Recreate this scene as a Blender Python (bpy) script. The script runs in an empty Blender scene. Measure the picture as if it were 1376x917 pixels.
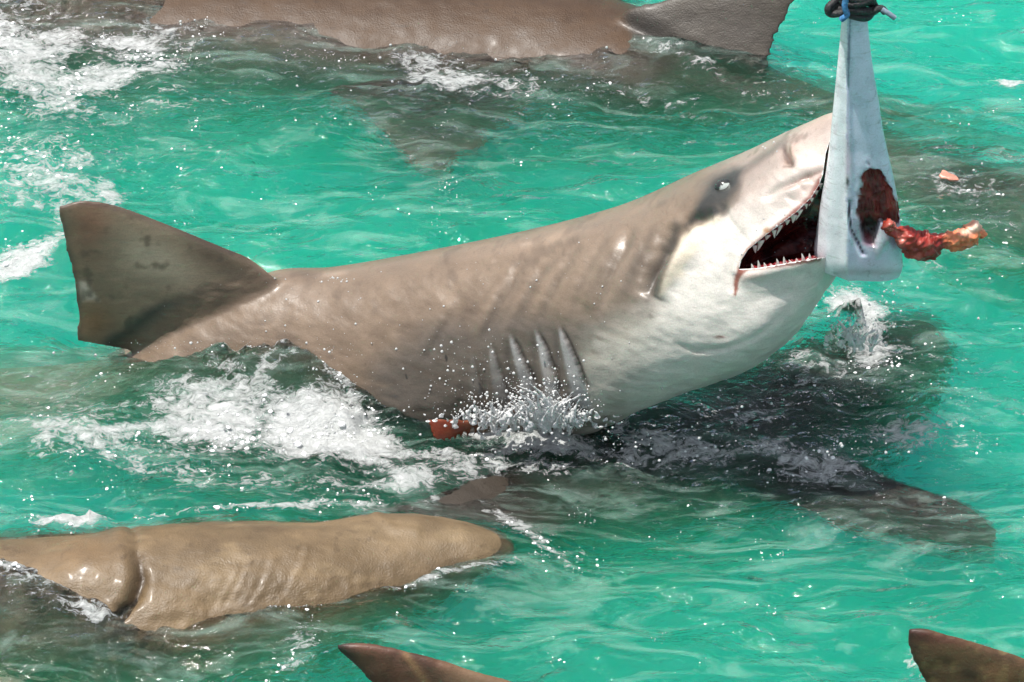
import bpy, math, random
import numpy as np
from mathutils import Vector
random.seed(7)
RNG = np.random.default_rng(11)

# ------------------------------------------------------------------ camera
sc = bpy.context.scene
PITCH = math.radians(35.0)
DIST, FRAME_W = 6.0, 1.65
FWD = np.array([0, math.cos(PITCH), -math.sin(PITCH)])
UPV = np.array([0, math.sin(PITCH), math.cos(PITCH)])
RGT = np.array([1.0, 0, 0])
TGT = np.array([0, 0, 0.15])
CAM = TGT - DIST * FWD
cd = bpy.data.cameras.new('camera')
cam = bpy.data.objects.new('camera', cd)
sc.collection.objects.link(cam)
cam.location = CAM
cam.rotation_euler = (math.radians(90) - PITCH, 0, 0)
cd.sensor_width = 36
cd.lens = 36 * DIST / FRAME_W
cd.clip_end = 2000
sc.camera = cam

# ------------------------------------------------------------------ world, sun, exposure
SUN_DIR = Vector((-0.30, -0.01, 0.95)).normalized()      # towards the sun
w = bpy.data.worlds.new('World'); sc.world = w
w.use_nodes = True
nt = w.node_tree; nt.nodes.clear()
sky = nt.nodes.new('ShaderNodeTexSky'); sky.sky_type = 'NISHITA'; sky.sun_disc = False
sky.sun_elevation = math.asin(SUN_DIR.z)
sky.sun_rotation = math.atan2(SUN_DIR.x, SUN_DIR.y)
sky.dust_density = 3.0; sky.air_density = 1.0
bg = nt.nodes.new('ShaderNodeBackground'); bg.inputs['Strength'].default_value = 0.085
# scattered bright clouds over the blue
wtc = nt.nodes.new('ShaderNodeTexCoord'); wn = nt.nodes.new('ShaderNodeTexNoise'); wn.inputs['Scale'].default_value = 3.2; wn.inputs['Detail'].default_value = 7; wn.inputs['Roughness'].default_value = .6
nt.links.new(wtc.outputs['Generated'], wn.inputs['Vector'])
wr = nt.nodes.new('ShaderNodeValToRGB'); nt.links.new(wn.outputs['Fac'], wr.inputs[0]); wr.color_ramp.elements[0].position = .52; wr.color_ramp.elements[1].position = .60
wm = nt.nodes.new('ShaderNodeMixRGB'); nt.links.new(wr.outputs[0], wm.inputs[0]); nt.links.new(sky.outputs[0], wm.inputs[1]); wm.inputs[2].default_value = (16, 15.9, 15.6, 1)
wo = nt.nodes.new('ShaderNodeOutputWorld')
nt.links.new(wm.outputs[0], bg.inputs[0]); nt.links.new(bg.outputs[0], wo.inputs[0])
sd = bpy.data.lights.new('sun', 'SUN'); sd.energy = 4.9; sd.angle = math.radians(0.5)
sd.color = (1.0, 0.96, 0.9)
sun = bpy.data.objects.new('sun', sd); sc.collection.objects.link(sun)
sun.rotation_euler = (-SUN_DIR).to_track_quat('-Z', 'Y').to_euler()
sc.view_settings.view_transform = 'Standard'
sc.view_settings.look = 'None'
sc.view_settings.exposure = 0.34
sc.view_settings.gamma = 1.0
cy = sc.cycles
cy.use_denoising = True
cy.max_bounces = 8; cy.volume_bounces = 4; cy.transparent_max_bounces = 12
cy.transmission_bounces = 6; cy.diffuse_bounces = 3; cy.glossy_bounces = 3
cy.sample_clamp_indirect = 4.0
cy.caustics_reflective = False; cy.caustics_refractive = False

# ------------------------------------------------------------------ geometry helpers
def ray(px, py):
    k = FRAME_W / DIST / 1376.0
    return FWD + (px - 688) * k * RGT - (py - 458.5) * k * UPV
def PZ(px, py, z):
    d = ray(px, py); return CAM + d * ((z - CAM[2]) / d[2])
def PY(px, py, y):
    d = ray(px, py); return CAM + d * ((y - CAM[1]) / d[1])
def proj(V):
    R = V - CAM
    dep = R @ FWD; k = FRAME_W / DIST / 1376.0
    return 688 + (R @ RGT) / dep / k, 458.5 - (R @ UPV) / dep / k

def hash3(ix, iy, iz):
    h = (ix * 374761393 + iy * 668265263 + iz * 2147483647 + 1013904223) & 0xffffffff
    h = ((h ^ (h >> 13)) * 1274126177) & 0xffffffff
    return ((h ^ (h >> 16)) & 0xffff) / 65535.0
def vnoise(P, s, seed=0):
    Q = np.asarray(P, float) * s + seed * 17.31
    I = np.floor(Q).astype(np.int64); F = Q - I; F = F * F * (3 - 2 * F)
    r = 0
    for a in (0, 1):
        for b in (0, 1):
            for c in (0, 1):
                wgt = (F[:, 0] if a else 1 - F[:, 0]) * (F[:, 1] if b else 1 - F[:, 1]) * (F[:, 2] if c else 1 - F[:, 2])
                r = r + wgt * hash3(I[:, 0] + a, I[:, 1] + b, I[:, 2] + c)
    return r * 2 - 1
def fbm(P, s, o=4, seed=0):
    r = 0; a = 1; t = 0
    for i in range(o):
        r = r + a * vnoise(P, s * 2 ** i, seed + i); t += a; a *= .5
    return r / t
def sstep(a, b, x):
    t = np.clip((x - a) / (b - a), 0, 1); return t * t * (3 - 2 * t)
def catmull(pts, n):
    P = np.asarray(pts, float)
    P = np.vstack([2 * P[0] - P[1], P, 2 * P[-1] - P[-2]])
    m = len(P) - 3
    ts = np.linspace(0, m - 1e-6, n); i = ts.astype(int); t = (ts - i)[:, None]
    p0, p1, p2, p3 = P[i], P[i + 1], P[i + 2], P[i + 3]
    return .5 * ((2 * p1) + (-p0 + p2) * t + (2 * p0 - 5 * p1 + 4 * p2 - p3) * t * t + (-p0 + 3 * p1 - 3 * p2 + p3) * t ** 3)

def grid_faces(nr, nc, wrap):
    i = np.arange(nr - 1)[:, None]; j = np.arange(nc if wrap else nc - 1)[None, :]
    j2 = (j + 1) % nc
    return np.stack([i * nc + j, i * nc + j2, (i + 1) * nc + j2, (i + 1) * nc + j], -1).reshape(-1, 4)

class Geo:
    """verts + faces collected before they become one mesh"""
    def __init__(s): s.v = []; s.f = []; s.n = 0
    def add(s, V, F):
        s.v.append(np.asarray(V, float)); s.f += [tuple(int(k) + s.n for k in f) for f in F]; s.n += len(V); return s
    def mesh(s, name):
        m = bpy.data.meshes.new(name); m.from_pydata(np.vstack(s.v).tolist(), [], s.f); m.update(); return m

def loft(geo, st, n=160, m=64, pw=2.0, upright=False):
    """st rows: x,y,z,up_half,side_half"""
    S = catmull(st, n); S[:, 3:] = np.maximum(S[:, 3:], .002)
    C = S[:, :3]; T = np.gradient(C, axis=0); T /= np.linalg.norm(T, axis=1)[:, None]
    side = np.cross(T, [0, 0, 1.0]); side /= np.linalg.norm(side, axis=1)[:, None]
    up = np.cross(side, T)
    if upright: side = np.tile([0, -1.0, 0], (n, 1)); up = np.tile([0, 0, 1.0], (n, 1))
    th = np.linspace(0, 2 * math.pi, m, endpoint=False)
    c = np.sign(np.cos(th)) * np.abs(np.cos(th)) ** (2 / pw); s_ = np.sign(np.sin(th)) * np.abs(np.sin(th)) ** (2 / pw)
    V = C[:, None] + up[:, None] * (S[:, 3, None] * s_)[..., None] + side[:, None] * (S[:, 4, None] * c)[..., None]
    V = V.reshape(-1, 3)
    F = [tuple(f) for f in grid_faces(n, m, True)]
    F.append(tuple(range(m))[::-1]); F.append(tuple((n - 1) * m + k for k in range(m)))
    geo.add(V, F)

def fin(geo, L, R, th, nrm, n=70, m=36, camber=0.0, edge=.0035):
    """L,R: leading and trailing edge points, root to tip; th: thickness at root"""
    A = catmull(L, n); B = catmull(R, n)
    s = (1 - np.cos(np.linspace(0, math.pi, m))) / 2
    P = A[:, None] * (1 - s)[None, :, None] + B[:, None] * s[None, :, None]
    foil = 2.6 * (np.sqrt(s + 1e-6) * (1 - s)) ; foil /= foil.max()
    t = np.linspace(0, 1, n)
    T = th * (1 - .8 * t)[:, None] * foil[None] + edge
    nrm = np.asarray(nrm, float); nrm /= np.linalg.norm(nrm)
    cam_ = camber * (t ** 2)[:, None] * np.ones(m)[None]
    U = P + nrm * (T / 2 + cam_)[..., None]; D = P - nrm * (T / 2 - cam_)[..., None]
    V = np.concatenate([U, D[:, ::-1]], 1).reshape(-1, 3)
    nc = 2 * m
    F = [tuple(f) for f in grid_faces(n, nc, True)]
    F.append(tuple(range(nc))[::-1]); F.append(tuple((n - 1) * nc + k for k in range(nc)))
    geo.add(V, F)

def verts(me):
    a = np.empty(len(me.vertices) * 3); me.vertices.foreach_get('co', a); return a.reshape(-1, 3)
def setv(me, V): me.vertices.foreach_set('co', V.ravel()); me.update()
def normals(me):
    a = np.empty(len(me.vertices) * 3, dtype=np.float32); me.vertex_normals.foreach_get('vector', a); return a.reshape(-1, 3).astype(float)
def edges(me):
    e = np.empty(len(me.edges) * 2, dtype=np.int32); me.edges.foreach_get('vertices', e); return e.reshape(-1, 2)
def smooth(me, it, w=None, lam=.6):
    V = verts(me); E = edges(me); n = len(V)
    deg = np.bincount(E.ravel(), minlength=n)[:, None]
    for _ in range(it):
        S = np.stack([np.bincount(E[:, 0], V[E[:, 1], k], n) + np.bincount(E[:, 1], V[E[:, 0], k], n) for k in range(3)], 1)
        d = (S / np.maximum(deg, 1) - V) * lam
        V = V + (d if w is None else d * w[:, None])
    setv(me, V)
def link(name, me, mat=None, parent=None, smooth_=True):
    o = bpy.data.objects.new(name, me); sc.collection.objects.link(o)
    if mat and not me.materials: me.materials.append(mat)
    if smooth_: me.polygons.foreach_set('use_smooth', [True] * len(me.polygons))
    if parent: o.parent = parent
    return o
def remesh(geo, name, voxel):
    me = geo.mesh(name)
    o = bpy.data.objects.new(name, me); sc.collection.objects.link(o)
    md = o.modifiers.new('r', 'REMESH'); md.mode = 'VOXEL'; md.voxel_size = voxel
    dg = bpy.context.evaluated_depsgraph_get()
    nm = bpy.data.meshes.new_from_object(o.evaluated_get(dg))
    bpy.data.objects.remove(o); bpy.data.meshes.remove(me)
    nm.name = name
    return nm
def setcol(me, C, name='pigment'):
    a = me.color_attributes.new(name, 'FLOAT_COLOR', 'POINT')
    c4 = np.ones((len(C), 4), dtype=np.float32); c4[:, :3] = C
    a.data.foreach_set('color', c4.ravel())
def tag(o, label, cat, group=None, kind=None):
    if label: o['label'] = label
    if cat: o['category'] = cat
    if group: o['group'] = group
    if kind: o['kind'] = kind
    return o

# masks in the flat drawing the shapes were measured from
def seg_dist(x, y, pts):
    best = np.full(x.shape, 1e9); tt = np.zeros(x.shape); side = np.zeros(x.shape)
    n = len(pts) - 1
    for i in range(n):
        ax, ay = pts[i]; bx, by = pts[i + 1]; dx, dy = bx - ax, by - ay
        t = np.clip(((x - ax) * dx + (y - ay) * dy) / (dx * dx + dy * dy + 1e-9), 0, 1)
        d = np.hypot(x - ax - t * dx, y - ay - t * dy)
        sgn = np.sign(dx * (y - ay) - dy * (x - ax))
        k = d < best; best = np.where(k, d, best); tt = np.where(k, (i + t) / n, tt); side = np.where(k, sgn, side)
    return best, tt, side
def inpoly(x, y, pts):
    r = np.zeros(x.shape, bool); n = len(pts)
    for i in range(n):
        ax, ay = pts[i]; bx, by = pts[(i + 1) % n]
        c = ((ay > y) != (by > y)) & (x < (bx - ax) * (y - ay) / (by - ay + 1e-12) + ax); r ^= c
    return r
def polymask(x, y, pts, soft):
    d, _, _ = seg_dist(x, y, list(pts) + [pts[0]])
    s = np.where(inpoly(x, y, pts), d, -d)
    return sstep(-soft, soft, s)
def blob(x, y, cx, cy_, rx, ry, ang=0):
    a = math.radians(ang); dx = x - cx; dy = y - cy_
    u = dx * math.cos(a) + dy * math.sin(a); v = -dx * math.sin(a) + dy * math.cos(a)
    return np.exp(-(u * u / rx ** 2 + v * v / ry ** 2))

# ------------------------------------------------------------------ materials
def newmat(name):
    m = bpy.data.materials.new(name); m.use_nodes = True; m.node_tree.nodes.clear(); return m, m.node_tree.nodes, m.node_tree.links
def node(N, t, **k):
    n = N.new(t)
    for a, b in k.items(): setattr(n, a, b)
    return n
def ramp(N, L, src, stops):
    r = N.new('ShaderNodeValToRGB'); L.new(src, r.inputs[0])
    e = r.color_ramp.elements
    while len(e) < len(stops): e.new(.5)
    for q, (p, c) in zip(e, stops):
        q.position = p; q.color = c if len(c) == 4 else (*c, 1)
    return r
def skin_mat(name, rough=.5, bump=.4, coat=.08, scratch=.6, scale=1.0, trans=False, sss=0.0):
    m, N, L = newmat(name)
    out = N.new('ShaderNodeOutputMaterial'); p = N.new('ShaderNodeBsdfPrincipled')
    at = N.new('ShaderNodeAttribute'); at.attribute_name = 'pigment'
    tc = N.new('ShaderNodeTexCoord')
    n1 = node(N, 'ShaderNodeTexNoise'); n1.inputs['Scale'].default_value = 22 * scale; n1.inputs['Detail'].default_value = 9; n1.inputs['Roughness'].default_value = .65
    L.new(tc.outputs['Object'], n1.inputs['Vector'])
    r1 = ramp(N, L, n1.outputs['Fac'], [(.25, (.80, .80, .80)), (.75, (1.16, 1.15, 1.13))])
    mx = node(N, 'ShaderNodeMixRGB', blend_type='MULTIPLY'); mx.inputs[0].default_value = 1
    L.new(at.outputs['Color'], mx.inputs[1]); L.new(r1.outputs[0], mx.inputs[2])
    mp2 = N.new('ShaderNodeMapping'); mp2.inputs['Scale'].default_value = (34, 34, 190); mp2.inputs['Rotation'].default_value = (0, .35, 0); L.new(tc.outputs['Object'], mp2.inputs['Vector'])
    ns = N.new('ShaderNodeTexNoise'); ns.inputs['Detail'].default_value = 3; ns.inputs['Scale'].default_value = 1.2; L.new(mp2.outputs[0], ns.inputs['Vector'])
    rs = ramp(N, L, ns.outputs['Fac'], [(.30, (.62, .60, .58)), (.40, (1, 1, 1))])
    nf = N.new('ShaderNodeTexNoise'); nf.inputs['Scale'].default_value = 480; nf.inputs['Detail'].default_value = 2; L.new(tc.outputs['Object'], nf.inputs['Vector'])
    rf_ = ramp(N, L, nf.outputs['Fac'], [(.3, (.86, .86, .86)), (.7, (1.1, 1.1, 1.1))])
    my = node(N, 'ShaderNodeMixRGB', blend_type='MULTIPLY'); my.inputs[0].default_value = scratch; L.new(mx.outputs[0], my.inputs[1]); L.new(rs.outputs[0], my.inputs[2])
    mz = node(N, 'ShaderNodeMixRGB', blend_type='MULTIPLY'); mz.inputs[0].default_value = .8; L.new(my.outputs[0], mz.inputs[1]); L.new(rf_.outputs[0], mz.inputs[2])
    L.new(mz.outputs[0], p.inputs['Base Color'])
    n2 = N.new('ShaderNodeTexNoise'); n2.inputs['Scale'].default_value = 320 * scale; n2.inputs['Detail'].default_value = 4
    L.new(tc.outputs['Object'], n2.inputs['Vector'])
    mp = N.new('ShaderNodeMapping'); mp.inputs['Scale'].default_value = (12, 12, 26); L.new(tc.outputs['Object'], mp.inputs['Vector'])
    n3 = N.new('ShaderNodeTexNoise'); n3.inputs['Scale'].default_value = 1.0 * scale; n3.inputs['Detail'].default_value = 6
    L.new(mp.outputs[0], n3.inputs['Vector'])
    b1 = N.new('ShaderNodeBump'); b1.inputs['Strength'].default_value = bump; b1.inputs['Distance'].default_value = .0012; L.new(n2.outputs['Fac'], b1.inputs['Height'])
    b2 = N.new('ShaderNodeBump'); b2.inputs['Strength'].default_value = bump; b2.inputs['Distance'].default_value = .004
    L.new(n3.outputs['Fac'], b2.inputs['Height']); L.new(b1.outputs[0], b2.inputs['Normal'])
    L.new(b2.outputs[0], p.inputs['Normal'])
    rr = ramp(N, L, n1.outputs['Fac'], [(.3, (rough - .1,) * 3), (.7, (rough + .14,) * 3)])
    L.new(rr.outputs[0], p.inputs['Roughness'])
    p.inputs['Coat Weight'].default_value = coat; p.inputs['Coat Roughness'].default_value = .2
    if sss:
        p.inputs['Subsurface Weight'].default_value = sss; p.inputs['Subsurface Radius'].default_value = (.02, .008, .004); p.inputs['Subsurface Scale'].default_value = .5
    L.new(p.outputs[0], out.inputs[0])
    return m
SKIN = skin_mat('shark_skin', .52, .7, coat=.03)
def plain(name, col, rough=.5, **kw):
    m, N, L = newmat(name); out = N.new('ShaderNodeOutputMaterial'); p = N.new('ShaderNodeBsdfPrincipled')
    tc = N.new('ShaderNodeTexCoord'); n1 = N.new('ShaderNodeTexNoise'); n1.inputs['Scale'].default_value = kw.get('ns', 90); n1.inputs['Detail'].default_value = 5
    L.new(tc.outputs['Object'], n1.inputs['Vector'])
    v = kw.get('var', .25)
    r = ramp(N, L, n1.outputs['Fac'], [(.3, tuple(c * (1 - v) for c in col)), (.7, tuple(min(1, c * (1 + v)) for c in col))])
    L.new(r.outputs[0], p.inputs['Base Color']); p.inputs['Roughness'].default_value = rough
    b = N.new('ShaderNodeBump'); b.inputs['Strength'].default_value = kw.get('bump', .3); b.inputs['Distance'].default_value = .002
    L.new(n1.outputs['Fac'], b.inputs['Height']); L.new(b.outputs[0], p.inputs['Normal'])
    if 'trans' in kw: p.inputs['Transmission Weight'].default_value = kw['trans']; p.inputs['IOR'].default_value = 1.33
    L.new(p.outputs[0], out.inputs[0]); return m

# ------------------------------------------------------------------ water
_k = []
for i in range(90):
    lam = .045 * (1.35 / .045) ** ((i + RNG.random()) / 90)
    ang = math.radians(97 + RNG.normal() * (34 if lam < .3 else 24))
    _k.append((2 * math.pi / lam * math.cos(ang), 2 * math.pi / lam * math.sin(ang), RNG.random() * 6.28, lam * .0068 * (1 if lam < .4 else .6), lam))
# px, py, rx, ry, angle, strength : where the water is broken into froth
FOAM = [(10, 70, 110, 70, 0, .72), (110, 110, 110, 45, -20, .55), (190, 60, 110, 50, 0, .55), (30, 345, 70, 20, -18, .95), (50, 240, 90, 70, 0, .5), (150, 260, 40, 30, 30, .5),
        (230, 130, 80, 60, 10, .35), (440, 585, 100, 40, 8, 1.15), (300, 565, 130, 55, 0, .72), (500, 590, 60, 30, 20, .8), (120, 590, 140, 55, 0, .5), (95, 718, 60, 11, 0, 1.2),
        (330, 478, 140, 16, 8, .7), (460, 515, 60, 30, 20, .5), (700, 562, 95, 20, 0, 1.1), (745, 555, 50, 20, 0, 1.0), (560, 640, 140, 20, -12, .62), (760, 595, 160, 22, 4, .62),
        (620, 610, 220, 16, 4, .6), (900, 590, 130, 22, 8, .55), (1090, 610, 90, 24, 10, .65), (1150, 425, 50, 28, 20, .95), (1180, 470, 60, 40, 0, .5), (1100, 480, 70, 50, 0, .4), (880, 525, 50, 12, -20, .4), (1000, 545, 90, 30, 0, .4),
        (640, 100, 140, 26, 5, .5), (560, 70, 90, 25, 0, .45), (940, 85, 90, 12, 20, .45), (860, 115, 90, 16, 15, .4), (1290, 260, 80, 40, 15, .4), (1355, 95, 30, 10, 10, .75), (1210, 575, 110, 24, 0, .45),
        (1300, 350, 90, 60, 0, .25), (30, 800, 80, 35, 10, .6), (120, 842, 70, 12, 5, .5), (600, 775, 130, 8, -14, .55), (350, 825, 150, 8, -6, .5), (330, 700, 200, 7, -4, .55), (700, 705, 90, 16, 38, .55), (420, 690, 200, 10, -8, .5), (400, 890, 60, 34, -40, .5), (250, 640, 250, 40, 0, .35), (100, 200, 140, 140, 0, .3),
        (1000, 720, 300, 60, 0, .15), (820, 770, 60, 30, 0, .2), (1240, 890, 30, 30, 0, .5)]
def foam_density(X, Y):
    px, py = proj(np.stack([X, Y, np.zeros_like(X)], 1))
    r = np.zeros_like(X)
    for cx, cy_, rx, ry, a, s in FOAM:
        r = np.maximum(r, s * blob(px, py, cx, cy_, rx, ry, a)) + .18 * s * blob(px, py, cx, cy_, rx, ry, a)
    return r
CHOP = [(650, 122, 430, 58, 3, 1), (1000, 120, 180, 60, 20, .9), (640, 600, 520, 55, 2, 1), (1130, 500, 170, 110, 30, 1), (1200, 690, 200, 40, 20, .8), (1290, 260, 150, 70, 15, .8), (250, 560, 260, 80, 0, .8), (60, 820, 140, 60, 0, .9), (90, 180, 200, 190, 0, .5),
        (560, 180, 110, 60, 20, .5), (500, 790, 260, 18, -8, .6), (460, 900, 90, 40, 0, .5), (1240, 880, 60, 60, 0, .4)]
def rough_zone(X, Y):
    px, py = proj(np.stack([X, Y, np.zeros_like(X)], 1)); r = .12 * np.ones_like(X)
    for cx, cy_, rx, ry, a, s in CHOP: r = np.maximum(r, s * blob(px, py, cx, cy_, rx, ry, a) ** .7)
    return r
SPLASH = [(*PZ(700, 575, 0)[:2], .085, .030, .075), (*PZ(745, 570, 0)[:2], .04, .028, .07), (*PZ(1150, 440, 0)[:2], .04, .04, .05), (*PZ(330, 500, 0)[:2], .12, .03, .03), (*PZ(470, 560, 0)[:2], .07, .03, .035), (*PZ(430, 610, 0)[:2], .08, .05, .02), (*PZ(95, 724, 0)[:2], .06, .02, .03)]
SWELL = [(*PZ(250, 505, 0)[:2], .30, .09, .045), (*PZ(430, 520, 0)[:2], .16, .08, .04), (*PZ(60, 830, 0)[:2], .12, .08, .02)]      # filled with bumps of water pushed up by bodies: x, y, rx, ry, height
def wave(X, Y, fo=None):
    if fo is None: fo = foam_density(X, Y)
    P = np.stack([X, Y, 0 * X], 1)
    wx = X + .03 * vnoise(P, 3.1, 1); wy = Y + .03 * vnoise(P, 3.1, 2)
    gust = .75 + .5 * fbm(P, 1.3, 2, 5)
    Z = np.zeros_like(X)
    for kx, ky, ph, a, lam in _k:
        s = np.sin(kx * wx + ky * wy + ph)
        Z += a * (s if lam > .3 else s * gust)
    rough = np.clip(fo, 0, 1)
    rg = np.clip(rough_zone(X, Y), 0, 1)
    Z += rough * (.016 * fbm(P, 14, 4, 9) + .012 * np.abs(fbm(P, 34, 3, 12))) + rg * (.015 * fbm(P * [1, 1.5, 1], 12, 4, 19) + .009 * fbm(P * [1, 1.4, 1], 36, 3, 22))
    jag = np.clip(.35 + 1.3 * fbm(P, 26, 3, 41) + .5 * fbm(P, 70, 2, 42), 0, 2)
    for x, y, rx, ry, h in SPLASH: Z += h * jag * np.exp(-((X - x) / rx) ** 2 - ((Y - y) / ry) ** 2)
    for x, y, rx, ry, h in SWELL: Z += h * np.exp(-((X - x) / rx) ** 2 - ((Y - y) / ry) ** 2)
    return Z
def axis(lo, hi, step, far):
    c = np.arange(lo, hi + step / 2, step); g = []; d = step; x = hi
    while x < far: d *= 1.25; x += d; g.append(x)
    e = []; d = step; x = lo
    while x > -far: d *= 1.25; x -= d; e.append(x)
    return np.array(e[::-1] + list(c) + g)
def build_water():
    xs = axis(-1.5, 1.5, .0055, 300); ys = axis(-1.35, 2.0, .0055, 300)
    X, Y = np.meshgrid(xs, ys); nr, nc = X.shape; X = X.ravel(); Y = Y.ravel()
    fo = foam_density(X, Y)
    near = np.exp(-(np.maximum(0, np.hypot(X, Y - .3) - 2.0) / 3) ** 2)
    Z = wave(X, Y, fo) * near
    V = np.stack([X, Y, Z], 1)
    F = grid_faces(nr, nc, False)
    # closed: skirt and floor of the body of water
    n0 = len(V)
    ring = list(range(nc)) + [i * nc + nc - 1 for i in range(1, nr)] + [(nr - 1) * nc + j for j in range(nc - 2, -1, -1)] + [i * nc for i in range(nr - 2, 0, -1)]
    low = V[ring].copy(); low[:, 2] = -3.2
    R = len(ring)
    F2 = [(ring[i], n0 + i, n0 + (i + 1) % R, ring[(i + 1) % R]) for i in range(R)]
    me = bpy.data.meshes.new('water')
    allv = np.vstack([V, low])
    loops = np.concatenate([F.ravel(), np.array(F2).ravel(), np.array([n0 + i for i in range(R)][::-1])]).astype(np.int32)
    tot = np.concatenate([np.full(len(F) + len(F2), 4), [R]]).astype(np.int32)
    me.vertices.add(len(allv)); me.vertices.foreach_set('co', allv.ravel())
    me.loops.add(len(loops)); me.loops.foreach_set('vertex_index', loops)
    me.polygons.add(len(tot)); me.polygons.foreach_set('loop_start', np.concatenate([[0], np.cumsum(tot)[:-1]]).astype(np.int32))
    me.update(calc_edges=True); me.validate()
    rz = me.attributes.new('chop', 'FLOAT', 'POINT'); rz.data.foreach_set('value', np.concatenate([rough_zone(X, Y), np.zeros(R)]).astype(np.float32))
    a = me.attributes.new('foam', 'FLOAT', 'POINT'); a.data.foreach_set('value', np.concatenate([fo, np.zeros(R)]).astype(np.float32))
    return me
def water_mat():
    m, N, L = newmat('sea_water'); out = N.new('ShaderNodeOutputMaterial')
    tc = N.new('ShaderNodeTexCoord')
    def noise(s, sc_=(1, 1, 1), d=5, r=.55, dist=0, rot=0):
        mp = N.new('ShaderNodeMapping'); mp.inputs['Scale'].default_value = sc_; mp.inputs['Rotation'].default_value = (0, 0, rot); L.new(tc.outputs['Object'], mp.inputs['Vector'])
        n = N.new('ShaderNodeTexNoise'); n.inputs['Scale'].default_value = s; n.inputs['Detail'].default_value = d; n.inputs['Roughness'].default_value = r; n.inputs['Distortion'].default_value = dist
        L.new(mp.outputs[0], n.inputs['Vector']); return n
    a = noise(5.5, (1, 1.8, 1), 4, .5, .8, .2); b = noise(34, (1, 1.7, 1), 4, .5, .4, -.1)
    b1 = N.new('ShaderNodeBump'); b1.inputs['Strength'].default_value = 1; b1.inputs['Distance'].default_value = .052; L.new(a.outputs['Fac'], b1.inputs['Height'])
    b2 = N.new('ShaderNodeBump'); b2.inputs['Strength'].default_value = 1; ch = N.new('ShaderNodeAttribute'); ch.attribute_name = 'chop'; cm = node(N, 'ShaderNodeMath', operation='MULTIPLY_ADD'); L.new(ch.outputs['Fac'], cm.inputs[0]); cm.inputs[1].default_value = .030; cm.inputs[2].default_value = .0015; L.new(cm.outputs[0], b2.inputs['Distance']); L.new(b.outputs['Fac'], b2.inputs['Height']); L.new(b1.outputs[0], b2.inputs['Normal'])
    fr = N.new('ShaderNodeFresnel'); fr.inputs['IOR'].default_value = 1.34; L.new(b2.outputs[0], fr.inputs['Normal'])
    gl = N.new('ShaderNodeBsdfGlossy'); gl.inputs['Roughness'].default_value = .045; L.new(b2.outputs[0], gl.inputs['Normal'])
    tr = N.new('ShaderNodeBsdfTransparent')
    rf = N.new('ShaderNodeBsdfRefraction'); rf.inputs['IOR'].default_value = 1.33; rf.inputs['Roughness'].default_value = 0.0; L.new(b2.outputs[0], rf.inputs['Normal'])
    m0 = N.new('ShaderNodeMixShader'); rq = node(N, 'ShaderNodeMath', operation='MULTIPLY_ADD'); rq.use_clamp = True; L.new(ch.outputs['Fac'], rq.inputs[0]); rq.inputs[1].default_value = .42; rq.inputs[2].default_value = REFR - .05; L.new(rq.outputs[0], m0.inputs[0]); L.new(tr.outputs[0], m0.inputs[1]); L.new(rf.outputs[0], m0.inputs[2])
    m1 = N.new('ShaderNodeMixShader'); L.new(fr.outputs[0], m1.inputs[0]); L.new(m0.outputs[0], m1.inputs[1]); L.new(gl.outputs[0], m1.inputs[2])
    # froth: thresholded noise where the density attribute is high
    at = N.new('ShaderNodeAttribute'); at.attribute_name = 'foam'
    f1 = noise(48, (1, 1.5, 1), 10, .76, 1.0); f2 = noise(8, (1, 1.5, 1), 4, .6, 1.0)
    f = node(N, 'ShaderNodeMath', operation='MULTIPLY_ADD'); L.new(f2.outputs['Fac'], f.inputs[0]); f.inputs[1].default_value = .42
    fs = node(N, 'ShaderNodeMath', operation='MULTIPLY'); L.new(f1.outputs['Fac'], fs.inputs[0]); fs.inputs[1].default_value = .63; L.new(fs.outputs[0], f.inputs[2])
    ma = node(N, 'ShaderNodeMath', operation='MULTIPLY_ADD'); L.new(at.outputs['Fac'], ma.inputs[0]); ma.inputs[1].default_value = .33; L.new(f.outputs[0], ma.inputs[2])
    fr_ = ramp(N, L, ma.outputs[0], [(.675, (0, 0, 0)), (.72, (.45,) * 3), (.81, (.95,) * 3)])
    df = N.new('ShaderNodeBsdfDiffuse'); df.inputs['Color'].default_value = (.86, .89, .88, 1); b3 = N.new('ShaderNodeBump'); b3.inputs['Strength'].default_value = 1; b3.inputs['Distance'].default_value = .02; L.new(f1.outputs['Fac'], b3.inputs['Height']); L.new(b3.outputs[0], df.inputs['Normal'])
    # thin veils of tiny bubbles drifting in streaks
    v1 = noise(5, (1, 3.2, 1), 7, .62, 1.5, .45); v2 = ramp(N, L, v1.outputs['Fac'], [(.50, (0, 0, 0)), (.70, (.16,) * 3)])
    dv = N.new('ShaderNodeBsdfDiffuse'); dv.inputs['Color'].default_value = (.55, .80, .70, 1); L.new(b2.outputs[0], dv.inputs['Normal'])
    m3 = N.new('ShaderNodeMixShader'); L.new(v2.outputs[0], m3.inputs[0]); L.new(m1.outputs[0], m3.inputs[1]); L.new(dv.outputs[0], m3.inputs[2]); m1 = m3
    m2 = N.new('ShaderNodeMixShader'); L.new(fr_.outputs[0], m2.inputs[0]); L.new(m1.outputs[0], m2.inputs[1]); L.new(df.outputs[0], m2.inputs[2])
    L.new(m2.outputs[0], out.inputs['Surface'])
    vs = N.new('ShaderNodeVolumeScatter'); vs.inputs['Color'].default_value = (.05, .975, .54, 1); vs.inputs['Density'].default_value = 2.5; vs.inputs['Anisotropy'].default_value = .0
    va = N.new('ShaderNodeVolumeAbsorption'); va.inputs['Color'].default_value = (.0, .985, .79, 1); va.inputs['Density'].default_value = 1.1
    ad = N.new('ShaderNodeAddShader'); L.new(vs.outputs[0], ad.inputs[0]); L.new(va.outputs[0], ad.inputs[1]); L.new(ad.outputs[0], out.inputs['Volume'])
    m.cycles.homogeneous_volume = True
    return m
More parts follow.
